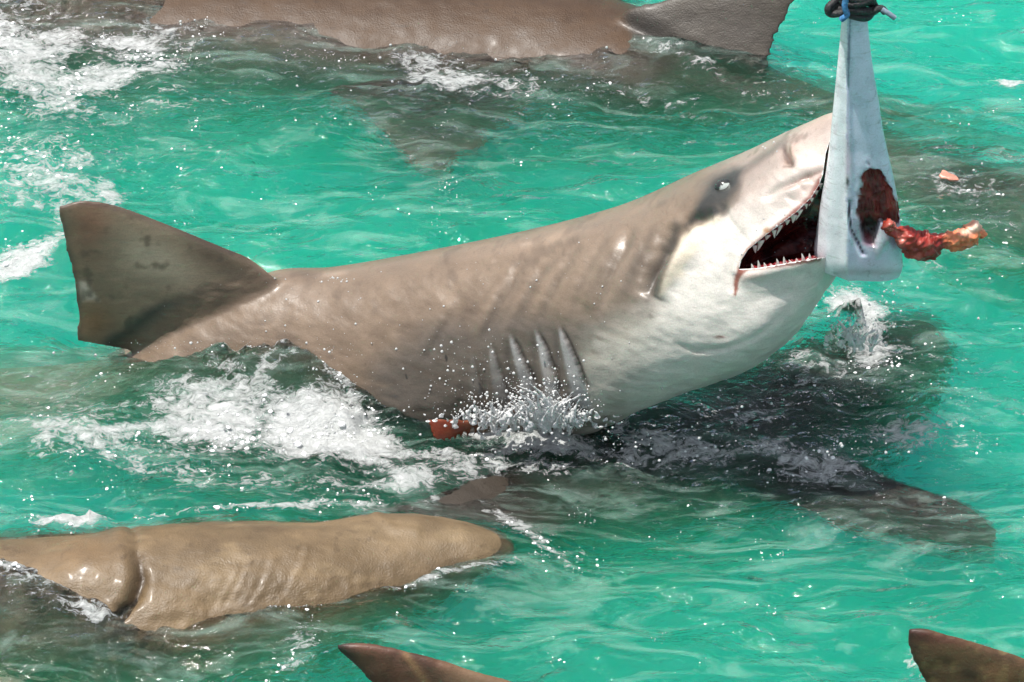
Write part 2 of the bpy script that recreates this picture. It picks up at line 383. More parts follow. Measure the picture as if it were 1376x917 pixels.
REFR = 0.55
bedm = plain('pale_sand', (.5, .45, .33), .9, ns=3)
g = Geo(); g.add([(-300, -300, -3.3), (300, -300, -3.3), (300, 300, -3.3), (-300, 300, -3.3)], [(0, 1, 2, 3)])
tag(link('seabed', g.mesh('seabed'), bedm, smooth_=False), None, None, kind='structure')
wat = link('water', build_water(), water_mat()); tag(wat, None, None, kind='structure')

# ------------------------------------------------------------------ sharks
BROWN = np.array([.285, .225, .165]); CREAM = np.array([.66, .64, .585])
def view_stations(rows):
    """rows: px, top, bottom, y, half depth -> x,y,z,a,b"""
    r = []
    for px, t, b, y, hb in rows:
        A = PY(px, t, y); B = PY(px, b, y)
        c, s = math.cos(PITCH), math.sin(PITCH)
        h = (A[2] - B[2]) / 2 * c
        a = math.sqrt(max(h * h - (hb * s) ** 2, (h * .35) ** 2)) / c
        r.append(((A[0] + B[0]) / 2, y, (A[2] + B[2]) / 2, a, hb))
    return r
def ridge_stations(rows):
    r = []
    for px, py, z, a, b in rows:
        p = PZ(px, py, z); r.append((p[0], p[1], z - a, a, b))
    return r
def py_pts(pts, y0, y1=None):
    y1 = y0 if y1 is None else y1; n = len(pts) - 1
    return [PY(px, py, y0 + (y1 - y0) * i / n) for i, (px, py) in enumerate(pts)]
def body_paint(V, belly_z=None, tint=BROWN):
    C = np.tile(tint, (len(V), 1)); n = fbm(V, 9, 4, 3)[:, None]
    C = C * (1 + .22 * n) + np.array([.02, .008, -.004]) * fbm(V, 4, 2, 8)[:, None]
    return C

# ---- the feeding shark: head lifted out of the water, flank to the boat
def feeding_shark():
    g = Geo()
    rows = [(-420, 545, 640, .17, .05), (-250, 525, 645, .19, .09), (-50, 500, 652, .2, .13), (100, 488, 655, .21, .14), (180, 458, 650, .225, .115), (260, 405, 640, .24, .125),
            (370, 363, 635, .235, .135), (450, 357, 635, .205, .15), (560, 338, 628, .16, .155), (700, 309, 600, .10, .155), (800, 283, 578, .05, .16),
            (860, 262, 550, .025, .165), (930, 229, 524, .0, .168), (1000, 199, 497, -.02, .17), (1050, 175, 463, -.03, .152), (1085, 160, 425, -.033, .132), (1112, 149, 392, -.035, .11),
            (1132, 149, 366, -.04, .085), (1148, 165, 335, -.04, .055), (1160, 205, 290, -.04, .02)]
    loft(g, view_stations(rows), 420, 96, upright=True)
    L = py_pts([(385, 385), (340, 350), (300, 332), (220, 299), (155, 276), (112, 270), (80, 277)], .225, .215)
    R = py_pts([(205, 480), (120, 462), (103, 455), (104, 425), (100, 380), (88, 330), (79, 287)], .215, .215)
    fin(g, L, R, .032, (0.1, -1, .1), camber=0.0)
    pl = [PZ(*p) for p in [(850, 610, -.06), (770, 585, -.01), (700, 572, .016), (640, 564, .032), (573, 562, .042)]]
    pr = [PZ(*p) for p in [(700, 640, -.13), (665, 615, -.08), (635, 602, -.035), (606, 596, -.006), (582, 590, .010)]]
    fin(g, pl, pr, .012, (0, -.35, 1))
    me = remesh(g, 'feeding_shark', .0032)
    V = verts(me); px, py = proj(V)
    root = np.clip(blob(px, py, 290, 375, 120, 40, 40) + blob(px, py, 190, 460, 60, 22, -10) + blob(px, py, 375, 372, 45, 22), 0, 1)
    smooth(me, 26, .12 + .88 * root, .55)
    # ------------- carve and swell the surface
    V = verts(me); Nn = normals(me); px, py = proj(V)
    front = sstep(-.15, .35, -Nn[:, 1] + .3 * 0)
    wv = V * [1, 1, 1]; jx = 7 * fbm(wv, 14, 3, 2); jy = 7 * fbm(wv, 14, 3, 6); X = px + jx; Y = py + jy
    d = np.zeros(len(V))
    def line(pts, wid, amp, taper=True, P=(X, Y)):
        dist, t, side = seg_dist(P[0], P[1], pts)
        e = (np.sin(np.pi * np.clip(t, 0, 1)) ** .5 if taper else 1)
        return amp * np.exp(-(dist / wid) ** 2) * e
    def step(pts, wid, amp):   # a flap: raised on the right of the line, falling away gently
        dist, t, side = seg_dist(X, Y, pts)
        s = dist * side
        e = np.sin(np.pi * np.clip(t, 0.03, .97)) ** .6
        return amp * e * np.where(s > 0, np.exp(-(s / (wid * 4)) ** 1.2), -.9 * np.exp(-(s / wid) ** 2))
    # brow ridge, eye bulge and socket
    d += line([(1100, 172), (1050, 194), (1000, 220), (965, 240)], 12, .007)
    d += line([(1085, 200), (1060, 232), (1030, 265), (990, 300)], 26, .011)
    d += .009 * blob(px, py, 968, 258, 36, 22, -28)
    d -= .010 * blob(px, py, 973, 250, 13, 10, -20)
    d += line([(945, 300), (925, 335), (900, 372), (885, 400)], 15, .016)
    d -= line([(960, 292), (925, 300), (895, 340), (872, 385), (868, 398)], 9, .016)
    d -= line([(905, 300), (880, 345), (866, 380)], 10, .007)
    # nostril and its flap
    d -= line([(1052, 190), (1054, 205), (1059, 218), (1068, 226)], 5.5, .016, P=(px, py))
    d += line([(1064, 192), (1068, 205), (1072, 217)], 6, .006, P=(px, py))
    # furrow between snout and lip, rims of the lips, corner fold
    d -= line([(1110, 228), (1080, 240), (1050, 256), (1028, 272)], 4, .007, P=(px, py))
    d += line([(1100, 262), (1060, 292), (1020, 322), (996, 345), (987, 368)], 9, .0055, P=(px, py))
    d += line([(1110, 352), (1050, 362), (1000, 372), (985, 362)], 8, .0045, P=(px, py))
    d -= line([(984, 340), (978, 365), (984, 395)], 5, .004, P=(px, py))
    d -= line([(905, 462), (935, 472), (975, 466), (1010, 452), (1060, 415)], 3.2, .0035, P=(px, py))
    d += line([(930, 485), (1000, 470), (1060, 430), (1100, 385)], 26, .008)
    d -= line([(1000, 410), (1040, 395), (1090, 375)], 22, .006); d += line([(1030, 232), (1010, 262), (985, 300), (950, 345)], 14, .004)
    for a in [(1096, 250), (1084, 262), (1070, 276)]: d -= line([(a[0] - 2, a[1] - 4), (a[0] - 14, a[1] - 14)], 2.6, .003, P=(px, py))
    # skin folds behind the head
    FOLDS = [((760, 330), (735, 380), (715, 430)), ((795, 322), (775, 375), (755, 425)), ((835, 305), (815, 360), (790, 420)), ((725, 345), (700, 390), (680, 440)), ((865, 300), (850, 340), (828, 390)), ((690, 350), (660, 400), (640, 450))]
    for k, (a, b, c_, am) in enumerate([((760, 330), (735, 380), (715, 430), .007), ((795, 322), (775, 375), (755, 425), .006), ((835, 305), (815, 360), (790, 420), .007), ((725, 345), (700, 390), (680, 440), .006),
                                       ((865, 300), (850, 340), (828, 390), .005), ((690, 350), (660, 400), (640, 450), .005), ((655, 372), (625, 420), (605, 470), .004), ((815, 330), (800, 365), (785, 395), .004),
                                       ((610, 400), (585, 440), (560, 490), .004), ((745, 330), (722, 372), (700, 405), .003), ((880, 330), (868, 360), (845, 400), .004)]):
        am *= .5 * (.75 + .5 * math.sin(k * 4.1)) ; d += line([a, b, c_], 9, am * .9); off = 13
        d -= line([(a[0] + off, a[1]), (b[0] + off, b[1]), (c_[0] + off, c_[1])], 6, am)
    d += line([(1010, 205), (900, 262), (800, 300), (640, 345)], 26, .003)
    # gill slits
    G = [[(751, 438), (763, 462), (776, 492), (790, 530)], [(720, 442), (733, 470), (745, 505), (752, 540)], [(686, 448), (698, 475), (712, 505), (724, 535)], [(660, 462), (668, 490), (678, 520), (685, 545)], [(636, 475), (640, 500), (648, 530), (652, 550)]]
    gp = np.zeros(len(V)); gdark = np.zeros(len(V))
    for q, s_ in enumerate(G):
        k = [1, 1, .95, .6, .25][q]
        dist, t, side = seg_dist(px, py, s_); s = dist * side       # image coords: side>0 is left/below
        e = np.clip(t * 5, 0, 1) * np.clip((1 - t) * 6, 0, 1)
        wl = 3 + 20 * t ** .9
        # pale blade to the left of the slit edge, deep cut right at the edge
        lft = (s > 0)
        d += np.where(lft, .0022 * k * np.exp(-(s / (wl * 1.0)) ** 2), -.007 * k * np.exp(-(s / 3.5) ** 2)) * e
        d -= .003 * k * np.exp(-((s - wl * 1.7) / 6) ** 2) * e
        gp = np.maximum(gp, k * np.where(lft, sstep(wl * 1.15, wl * .7, s), 0) * np.clip(t * 8, 0, 1))
        gdark = np.maximum(gdark, k * e * np.exp(-((s + 2.5) / 3.5) ** 2) + .6 * k * e * np.exp(-((s - wl * 1.6) / 5) ** 2))
    # low muscle relief and pitted hide
    d += .004 * fbm(V, 9, 3, 4) + .0016 * fbm(V * [1, 1, 2.2], 40, 3, 7)
    finm = np.clip(polymask(px, py, [(60, 250), (390, 250), (350, 352), (270, 385), (180, 448), (150, 475), (60, 475)], 14), 0, 1)
    pecm = polymask(px, py, [(555, 550), (690, 552), (720, 600), (700, 660), (600, 625), (555, 600)], 3) * (V[:, 1] < -.028 - .02 * sstep(620, 680, px))
    d *= (1 - .85 * finm) * (1 - pecm)
    keep = front
    edgew = 1 - sstep(1090, 1150, px) * .5
    V2 = V + Nn * (d * keep * edgew)[:, None]
    # ragged rear edge of the back fin
    V2[:, 0] += finm * sstep(135, 95, px) * (.0035 * fbm(V, 60, 3, 3))
    setv(me, V2); smooth(me, 2, None, .4)
    # ------------- pigment, with some light and shade painted in
    V = verts(me); px, py = proj(V); n1 = fbm(V, 13, 4, 5); n2 = fbm(V, 45, 3, 6)
    C = np.tile([.315, .245, .185], (len(V), 1)) * (1 + .10 * n1 + .05 * n2)[:, None]
    def paint(m, col):
        nonlocal C
        m = np.clip(m, 0, 1)[:, None]; C = C * (1 - m) + np.asarray(col) * m
    ax, ay = px + 16 * n1, py + 16 * n1
    paint(.8 * polymask(ax, ay, [(480, 700), (500, 500), (580, 440), (700, 420), (860, 420), (900, 700)], 30), (.17, .155, .14))  # shade on the lower flank, painted as darker grey
    paint(.5 * polymask(ax, ay, [(640, 330), (860, 255), (900, 300), (850, 420), (760, 400)], 45), (.36, .285, .22))
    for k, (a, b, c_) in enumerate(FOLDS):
        paint(.2 * line([(a[0] + 22, a[1] - 12), b, (c_[0] - 6, c_[1] + 10)], 6, 1), (.47, .37, .29)); paint(.32 * line([(a[0] + 24, a[1] - 4), (b[0] + 12, b[1]), (c_[0] + 7, c_[1] + 8)], 6, 1), (.15, .125, .10))  # light ridges and shaded creases of the folds put into colour
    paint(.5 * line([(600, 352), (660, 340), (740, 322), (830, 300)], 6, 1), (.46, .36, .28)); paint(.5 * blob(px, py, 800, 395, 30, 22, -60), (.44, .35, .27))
    # white of belly and head
    paint(.8 * polymask(px + 14 * n1, py + 14 * n1, [(760, 640), (768, 520), (785, 460), (830, 420), (868, 398), (900, 360), (960, 300), (1300, 300), (1300, 640)], 26), (.33, .32, .285))
    paint(polymask(px + 7 * n1, py + 7 * n1, [(790, 640), (792, 520), (800, 470), (850, 430), (878, 400), (900, 378), (935, 330), (962, 296), (985, 266), (1000, 236), (1030, 208), (1075, 174), (1110, 156), (1300, 120), (1300, 640)], 22), (.62, .59, .545)); paint(.85 * sstep(330, 250, py) * sstep(930, 1010, px), (.50, .435, .40)); paint(.5 * polymask(ax, ay, [(960, 240), (1000, 205), (1100, 152), (1125, 160), (1100, 200), (1040, 235), (990, 285)], 16), (.40, .32, .28))
    paint(.75 * polymask(ax, ay, [(780, 600), (785, 500), (810, 450), (870, 420), (900, 440), (870, 520), (850, 600)], 30), (.40, .395, .345))
    paint(.6 * blob(px, py, 990, 430, 150, 90, -20), (.70, .68, .64))
    paint(.7 * polymask(ax, ay, [(994, 228), (1030, 200), (1075, 170), (1110, 156), (1112, 150), (1060, 165), (1000, 196), (960, 225)], 7), (.44, .36, .31))
    paint(.75 * blob(px, py, 1098, 160, 30, 12, -20), (.56, .42, .36))
    # grey round the eye and fold, pale cheek: part pigment, part painted shading
    paint(1.0 * polymask(px + 3 * n2, py + 3 * n2, [(922, 303), (938, 272), (962, 240), (985, 226), (1000, 226), (990, 262), (975, 288), (945, 296)], 7), (.075, .075, .07))
    paint(.75 * polymask(ax, ay, [(865, 400), (866, 370), (890, 330), (915, 305), (925, 312), (900, 350), (880, 385)], 8), (.10, .095, .085))
    paint(.85 * polymask(px + 5 * n2, py + 5 * n2, [(885, 402), (893, 368), (915, 322), (935, 303), (968, 292), (962, 306), (935, 335), (915, 368)], 6), (.70, .62, .50))
    paint(.95 * blob(px, py, 968, 249, 24, 14, -25), (.05, .055, .05))
    paint(.5 * blob(px, py, 1064, 206, 7, 18, 20), (.62, .40, .32)); paint(.9 * line([(1053, 192), (1055, 206), (1060, 218), (1068, 225)], 3, 1, P=(px, py)), (.10, .06, .05)); paint(.7 * line([(1062, 182), (1040, 200), (1015, 218), (992, 240)], 6, 1), (.20, .175, .155)); paint(.4 * blob(px, py, 1085, 205, 26, 30), (.66, .54, .49)); paint(.35 * blob(px, py, 1090, 250, 30, 12, -40), (.55, .38, .34)); paint(.3 * blob(px, py, 1040, 262, 50, 16, -35), (.52, .47, .42))
    paint(.5 * line([(1110, 228), (1080, 240), (1050, 256)], 3, 1, P=(px, py)), (.45, .28, .24))
    # lips: flushed and bloody
    lipd, lt, _ = seg_dist(px, py, [(1104, 240), (1090, 266), (1050, 301), (1005, 336), (993, 362), (1040, 357), (1100, 348)])
    paint(np.clip(.95 * np.exp(-(lipd / 3.2) ** 2) * sstep(1000, 1075, px + 0 * lipd), 0, 1), (.24, .025, .03))
    paint(.75 * np.exp(-(lipd / 3.5) ** 2), (.42, .20, .16))
    paint(.75 * polymask(px + 6 * n2, py + 4 * n1, [(984, 396), (987, 372), (993, 362), (1004, 363), (995, 374), (989, 398)], 2.5), (.40, .08, .035)); paint(.3 * blob(px + 6 * n2, py, 1010, 372, 16, 5, -8), (.5, .16, .10))
    paint(.8 * blob(px, py, 967, 453, 7, 1.8, 0), (.25, .02, .02)); paint(.7 * blob(px, py, 1030, 310, 5, 4, 0), (.6, .30, .1))
    paint(.45 * line([(905, 463), (935, 473), (975, 467)], 2.2, 1, P=(px, py)), (.30, .28, .24))
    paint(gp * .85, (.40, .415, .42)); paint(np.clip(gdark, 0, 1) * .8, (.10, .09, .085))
    for (a, b) in [((697, 330), (716, 326)), ((660, 352), (668, 350)), ((420, 372), (470, 366))]:  # pale strokes painted as highlights on the back
        paint(.35 * line([a, b], 3, 1, P=(px, py)), (.6, .5, .42))
    # shade painted into fold creases and lower flank, then scratches, spots
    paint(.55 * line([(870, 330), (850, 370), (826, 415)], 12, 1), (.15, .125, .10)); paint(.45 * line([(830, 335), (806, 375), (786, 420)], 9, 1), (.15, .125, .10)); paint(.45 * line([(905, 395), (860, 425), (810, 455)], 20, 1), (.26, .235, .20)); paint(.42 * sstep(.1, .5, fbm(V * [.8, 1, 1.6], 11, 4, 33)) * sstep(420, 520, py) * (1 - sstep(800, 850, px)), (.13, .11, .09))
    bk = 1 - sstep(.33, .50, C[:, 2])
    paint(.35 * bk * sstep(.15, .5, fbm(V * [1, 1, 3], 26, 4, 31)), (.17, .13, .10))
    paint(.22 * bk * sstep(.3, .6, fbm(V * [.6, 1, 2.5], 18, 4, 37)), (.45, .36, .28))
    # back fin
    fx, fy = px + 12 * n1, py + 12 * n1
    paint(finm, np.array([.36, .29, .21]))
    paint(finm * .8 * blob(fx, fy, 215, 350, 75, 45, 20), (.58, .53, .40))
    paint(finm * .8 * blob(fx, fy, 120, 305, 30, 50, 0), (.44, .25, .17))
    paint(finm * .75 * blob(fx, fy, 125, 430, 26, 28, 0), (.38, .22, .11))
    paint(finm * .8 * blob(fx, fy, 290, 345, 55, 22, 30), (.15, .115, .085))
    paint(finm * polymask(fx, fy, [(99, 372), (112, 375), (133, 403), (104, 402)], 4), (.58, .52, .42))
    paint(.85 * polymask(fx, fy, [(130, 470), (185, 425), (250, 398), (325, 372), (345, 378), (270, 405), (205, 450), (170, 475)], 9) * finm, (.05, .055, .06))  # shadow between fin and back, painted as a dark strip
    le, _, _ = seg_dist(px, py, [(370, 358), (300, 333), (220, 300), (150, 276), (100, 271), (77, 281), (88, 330), (100, 380), (104, 425), (103, 455)])
    paint(finm * .7 * np.exp(-(le / 6) ** 2), (.07, .045, .035))
    paint(finm * .5 * sstep(.2, .6, n2), (.09, .075, .06))
    # side fin breaking the surface
    paint(pecm, (.19, .15, .09)); paint(pecm * sstep(680, 590, px), (.34, .065, .015)); paint(pecm * .8 * sstep(586, 602, py + 6 * n2), (.22, .13, .03)); paint(pecm * .6 * sstep(-.1, .4, n2), (.20, .03, .01))
    paint(pecm * sstep(576, 571, px), (.05, .03, .02)); paint(pecm * .8 * sstep(568, 563, py), (.45, .16, .08))  # dark tip; top edge gets a painted highlight
    C = np.clip(C, 0, 1) ; wk = sstep(.26, .50, C[:, 2:3]); C = C ** 1.2 * [.68, .665, .65] * (1 - wk) + C * wk
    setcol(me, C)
    # ------------- mouth, cut with a closed wedge
    me.materials.append(FSKIN); me.materials.append(MOUTH)
    outl = [(993, 362), (996, 350), (1005, 336), (1028, 317), (1050, 301), (1072, 284), (1090, 266), (1101, 248), (1106, 234), (1110, 205), (1118, 180), (1200, 175), (1200, 345), (1150, 343), (1098, 347), (1068, 352), (1040, 357), (1015, 361)]
    yf, yb = -.32, .012
    ctr = (1075, 330); cg = Geo(); rings = []
    for q, (yy, sc_) in enumerate([(yf, 1.0), (-.12, 1.0), (-.07, .98), (-.035, .92), (-.01, .78), (yb, .45)]):
        for (a, b) in outl: rings.append(PY(ctr[0] + (a - ctr[0]) * sc_, ctr[1] + (b - ctr[1]) * sc_, yy))
    n = len(outl); F = [tuple(f) for f in grid_faces(6, n, True)]; F.append(tuple(range(n))[::-1]); F.append(tuple(5 * n + k for k in range(n)))
    cg.add(rings, F); cme = cg.mesh('cut'); cme.materials.append(FSKIN); cme.materials.append(MOUTH)
    cme.polygons.foreach_set('material_index', [1] * len(cme.polygons))
    import bmesh
    bm = bmesh.new(); bm.from_mesh(cme); bmesh.ops.recalc_face_normals(bm, faces=bm.faces); bmesh.ops.subdivide_edges(bm, edges=bm.edges, cuts=3, use_grid_fill=True); bm.to_mesh(cme); bm.free()
    co = bpy.data.objects.new('cut', cme); sc.collection.objects.link(co)
    o = link('feeding_shark', me)
    md = o.modifiers.new('b', 'BOOLEAN'); md.operation = 'DIFFERENCE'; md.object = co; md.solver = 'EXACT'
    dg = bpy.context.evaluated_depsgraph_get(); nm = bpy.data.meshes.new_from_object(o.evaluated_get(dg))
    o.modifiers.clear(); o.data = nm; bpy.data.objects.remove(co)
    nm.polygons.foreach_set('use_smooth', [True] * len(nm.polygons))
    return o

FSKIN = skin_mat('wet_shark_skin', .42, .35, coat=.22, scratch=.35, sss=.04)
def mouth_mat():
    m, N, L = newmat('mouth_flesh'); out = N.new('ShaderNodeOutputMaterial'); p = N.new('ShaderNodeBsdfPrincipled')
    tc = N.new('ShaderNodeTexCoord'); n = N.new('ShaderNodeTexNoise'); n.inputs['Scale'].default_value = 38; n.inputs['Detail'].default_value = 7; L.new(tc.outputs['Object'], n.inputs['Vector'])
    r = ramp(N, L, n.outputs['Fac'], [(.35, (.02, .004, .004)), (.52, (.09, .008, .008)), (.66, (.26, .03, .02)), (.8, (.42, .12, .06))]); L.new(r.outputs[0], p.inputs['Base Color'])
    p.inputs['Roughness'].default_value = .25
    b = N.new('ShaderNodeBump'); b.inputs['Distance'].default_value = .008; L.new(n.outputs['Fac'], b.inputs['Height']); L.new(b.outputs[0], p.inputs['Normal'])
    L.new(p.outputs[0], out.inputs[0]); return m
MOUTH = mouth_mat()
shark = feeding_shark()
tag(shark, 'white-bellied shark rearing out of the water with open toothed mouth around the bait', 'shark', 'sharks crowding at the surface')

# eye, teeth, gums
def small_obj(name, V, F, mat, parent):
    g = Geo(); g.add(V, F); return link(name, g.mesh(name), mat, parent)
def sphere(c, r, n=20, m=28, sc_=(1, 1, 1)):
    V = []; 
    for i in range(n + 1):
        for j in range(m):
            a = math.pi * i / n; b = 2 * math.pi * j / m
            V.append((c[0] + r * sc_[0] * math.sin(a) * math.cos(b), c[1] + r * sc_[1] * math.sin(a) * math.sin(b), c[2] + r * sc_[2] * math.cos(a)))
    return np.array(V), [tuple(f) for f in grid_faces(n + 1, m, True)]
from mathutils.bvhtree import BVHTree
def bvh(o):
    dg = bpy.context.evaluated_depsgraph_get(); return BVHTree.FromObject(o, dg)
SB = bvh(shark)
def on_shark(px, py):
    d = Vector(ray(px, py)).normalized(); h = SB.ray_cast(Vector(CAM), d); return np.array(h[0]), np.array(h[1])
e, en = on_shark(972, 250)
ex, ey = 975, 250
ce = e - en * .004
V, F = sphere(ce, .014, sc_=(1.15, .8, .95))
gg = Geo(); gg.add(V, F); em = gg.mesh('eye')
q = V - ce; pv = np.stack([q[:, 0], q[:, 2]], 1); fr_ = (-q[:, 1] > 0)
dd = np.hypot(pv[:, 0] - .002, pv[:, 1] - .001)
C = np.where((dd < .0108)[:, None], [.50, .54, .52], [.03, .03, .03]); sl = (np.abs(pv[:, 0] - .003 - .5 * pv[:, 1]) < .0016) & (np.abs(pv[:, 1]) < .006)
C = np.where(sl[:, None], [.01, .01, .01], C); setcol(em, C)
EYEM = skin_mat('eye_gloss', .15, .0); link('eye', em, EYEM, shark)
TOOTH = plain('tooth_enamel', (.86, .83, .76), .2, var=.06, bump=.05)
GUM = plain('gum_flesh', (.17, .014, .018), .25, ns=70, var=.5)
def tooth(px, py, y, ln, wd, dx, up):
    """a tooth with its root at px,py; up = +1 points up"""
    c = PY(px, py, y); n = 9; V = []
    for i in range(n):
        t = i / (n - 1); w = wd * (1 - t) ** .8 * .5 + .0002; off = dx * t ** 1.4
        for j in range(8):
            a = 2 * math.pi * j / 8
            V.append((c[0] + off + w * math.cos(a), c[1] + w * .5 * math.sin(a) , c[2] + up * ln * t))
    F = [tuple(f) for f in grid_faces(n, 8, True)] + [tuple(range(8))[::-1]]
    return small_obj('tooth', V, F, TOOTH, shark)
def along(pts, n):
    P = np.array(pts, float); s = np.r_[0, np.cumsum(np.hypot(*np.diff(P, axis=0).T))]; t = np.linspace(0, s[-1], n)
    return np.stack([np.interp(t, s, P[:, 0]), np.interp(t, s, P[:, 1])], 1)
up_line = [(1014, 333), (1050, 305), (1072, 288), (1090, 270), (1101, 250)]
lo_line = [(1012, 360), (1040, 356), (1068, 351), (1097, 346)]
def skin_y(px, py):
    d = Vector(ray(px, py)).normalized(); h = SB.ray_cast(Vector(CAM), d); return h[0][1] if h[0] else -.1
for i, (x, y) in enumerate(along(up_line, 12)):
    yy = skin_y(x - 5, y - 7) + .012
    tooth(x, y - 3, yy, .0145 + .006 * math.sin(i * 2.1), .0085 + .002 * math.sin(i * 1.3), -.002 + .004 * math.cos(i * 2.3), -1)
for i, (x, y) in enumerate(along(lo_line, 11)):
    yy = skin_y(x, y + 9) + .012
    tooth(x, y + 3, yy, .0115 + .005 * math.sin(i * 1.7), .0065, -.003 + .003 * math.sin(i * 3.1), 1)
def gum(line, dy, off, r):
    P = along(line, 40); g = Geo(); st = []
    for k, (x, y) in enumerate(P):
        yy = skin_y(x - (5 if dy < 0 else 0), y + dy) + .016; c = PY(x, y + off, yy)
        st.append((c[0], c[1], c[2], r * (1 + .25 * math.sin(k * 1.9)), r))
    loft(g, st, 90, 14); return link('gum', g.mesh('gum'), GUM, shark)
gum(up_line, -8, -3, .0050); gum(lo_line, 8, 3, .0062)

# ---- the bait: a silver fish hung by its narrow end, bitten open
def bait():
    g = Geo(); y0 = -.125
    lp = [(15, 1132, 1165), (50, 1129, 1168), (90, 1125, 1173), (130, 1121, 1180), (170, 1117, 1186), (200, 1114, 1192), (230, 1110, 1199), (260, 1105, 1205), (290, 1100, 1209), (315, 1097, 1211), (334, 1094, 1212), (345, 1094, 1213), (353, 1095, 1213), (360, 1097, 1210)]
    n = 170; S = catmull([(a, b, c) for a, b, c in lp], n); m = 120; V = []; th = np.linspace(0, 2 * math.pi, m, endpoint=False)
    for k in range(n):
        yv, l, r = S[k]; A = PY(l, yv, y0); B = PY(r, yv, y0); w = (B[0] - A[0]) / 2; cx = (A[0] + B[0]) / 2
        tt = k / (n - 1); dpt = w * (.62 - .10 * tt)
        c = np.cos(th); s = np.sin(th)
        rx = -.28 - .12 * (1 - tt)         # where the ridge between the bright and the blue side runs
        prof = np.where(s < 0, -(np.abs(s) ** .9) * (1 + .14 * np.exp(-((c - rx) / .13) ** 2)), s ** .9)
        V.append(np.stack([cx + w * c, y0 + dpt * prof, np.full(m, A[2])], 1))
    V = np.concatenate(V)
    F = [tuple(f) for f in grid_faces(n, m, True)] + [tuple(range(m))[::-1], tuple((n - 1) * m + k for k in range(m))]
    zt = V[:, 2]; zb = zt.min(); V[:, 2] -= np.clip(1 - (zt - zb) / .10, 0, 1) ** 1.5 * (V[:, 0] - PY(1140, 370, y0)[0]) * .12
    g.add(V, F); me = g.mesh('bait_fish')
    px, py = proj(V); n1 = fbm(V, 40, 4, 3); n2 = fbm(V, 90, 3, 4); fr = V[:, 1] < y0
    wound = polymask(px + 12 * n1 + 5 * n2, py + 9 * n2, [(1160, 232), (1168, 224), (1180, 228), (1190, 240), (1197, 262), (1206, 272), (1208, 300), (1196, 305), (1184, 302), (1180, 318), (1178, 330), (1168, 328), (1160, 318), (1155, 296), (1158, 262)], 2.5) * fr
    hole = blob(px, py, 1169, 311, 12, 14) * fr
    flap = polymask(px, py, [(1172, 330), (1184, 305), (1196, 322), (1178, 348)], 3) * fr
    V2 = V.copy(); V2[:, 1] += wound * (.007 + .006 * n2 + .0015 * np.sin(px * 1.1 + 6 * n2)) + .012 * np.clip(hole * 1.5, 0, 1) - .004 * flap
    cut, _, _ = seg_dist(px, py, [(1143, 272), (1141, 290), (1144, 310), (1153, 328), (1160, 342)])
    V2[:, 1] += .006 * np.exp(-(cut / 2) ** 2) * fr + .0015 * fbm(V, 20, 3, 8)
    setv(me, V2)
    C = np.tile([.60, .63, .80], (len(V), 1)) * (1 + .10 * n1)[:, None]
    def paint(mk, col):
        nonlocal C
        mk = np.clip(mk, 0, 1)[:, None]; C = C * (1 - mk) + np.asarray(col) * mk
    rid, _, sd_ = seg_dist(px, py, [(1143, 15), (1141, 60), (1140, 120), (1139, 180), (1138, 230), (1140, 270)])
    paint(.85 * sstep(2, -2, -rid * sd_ * -1) * 0 + .8 * (px < 1138 + 3 * n1), (.93, .95, .97))  # left of the ridge painted near white as its sunlit side
    paint(.8 * np.exp(-((rid + 2 * n2) / 1.5) ** 2) * (py < 120), (.06, .08, .14)); paint(.4 * np.exp(-((rid + 2 * n2) / 2.5) ** 2), (.25, .25, .38))
    paint(.35 * blob(px, py, 1141, 215, 4, 30), (.6, .3, .3)); paint(.5 * sstep(340, 372, py), (.66, .70, .74))
    paint(np.exp(-(cut / 1.3) ** 2) * fr, (.02, .015, .02)); paint(blob(px, py, 1139, 244, 2.2, 6) * fr * 1.3, (.01, .01, .01))
    paint(np.clip(blob(px, py, 1166, 280, 26, 60) * .25, 0, 1), (.62, .55, .58))
    streak = fbm(V * [1.6, 1, .7], 60, 4, 9)
    paint(wound * 1.15, np.array([.10, .006, .005])); paint(wound * sstep(-.05, .35, streak) * .6, (.26, .03, .02)); paint(wound * sstep(.05, -.3, streak) * .8, (.05, .004, .004))
    paint(hole * 1.6, (.012, .003, .003)); paint(flap * .5, (.60, .60, .62)); paint(.8 * blob(px, py, 1166, 328, 10, 5, 20) * fr, (.14, .03, .05))
    paint(.5 * np.exp(-(((py - 366) / 5) ** 2)) * (px > 1120), (.25, .24, .26))
    setcol(me, np.clip(C, 0, 1)); WOUND[0] = wound > .5; return me
WOUND = [None]
def bait_mat():
    m = skin_mat('silver_fish_skin', .30, .15, scale=1.6); p = [n for n in m.node_tree.nodes if n.type == 'BSDF_PRINCIPLED'][0]
    p.inputs['Metallic'].default_value = .0; p.inputs['Coat Weight'].default_value = .5; p.inputs['Coat Roughness'].default_value = .12; p.inputs['Metallic'].default_value = .08; p.inputs['Specular IOR Level'].default_value = .8; return m
bfish = link('bait_fish', bait(), bait_mat())
bfish.data.materials.append(skin_mat('open_wound', .5, .8, coat=.0, scratch=0))
bfish.data.polygons.foreach_set('material_index', [1 if all(WOUND[0][v] for v in p.vertices) else 0 for p in bfish.data.polygons])
bfish.data.set_sharp_from_angle(angle=math.radians(50))
tag(bfish, 'silver bait fish hanging by its narrow end, its side bitten open to dark red flesh', 'bait fish')
BB = bvh(bfish)
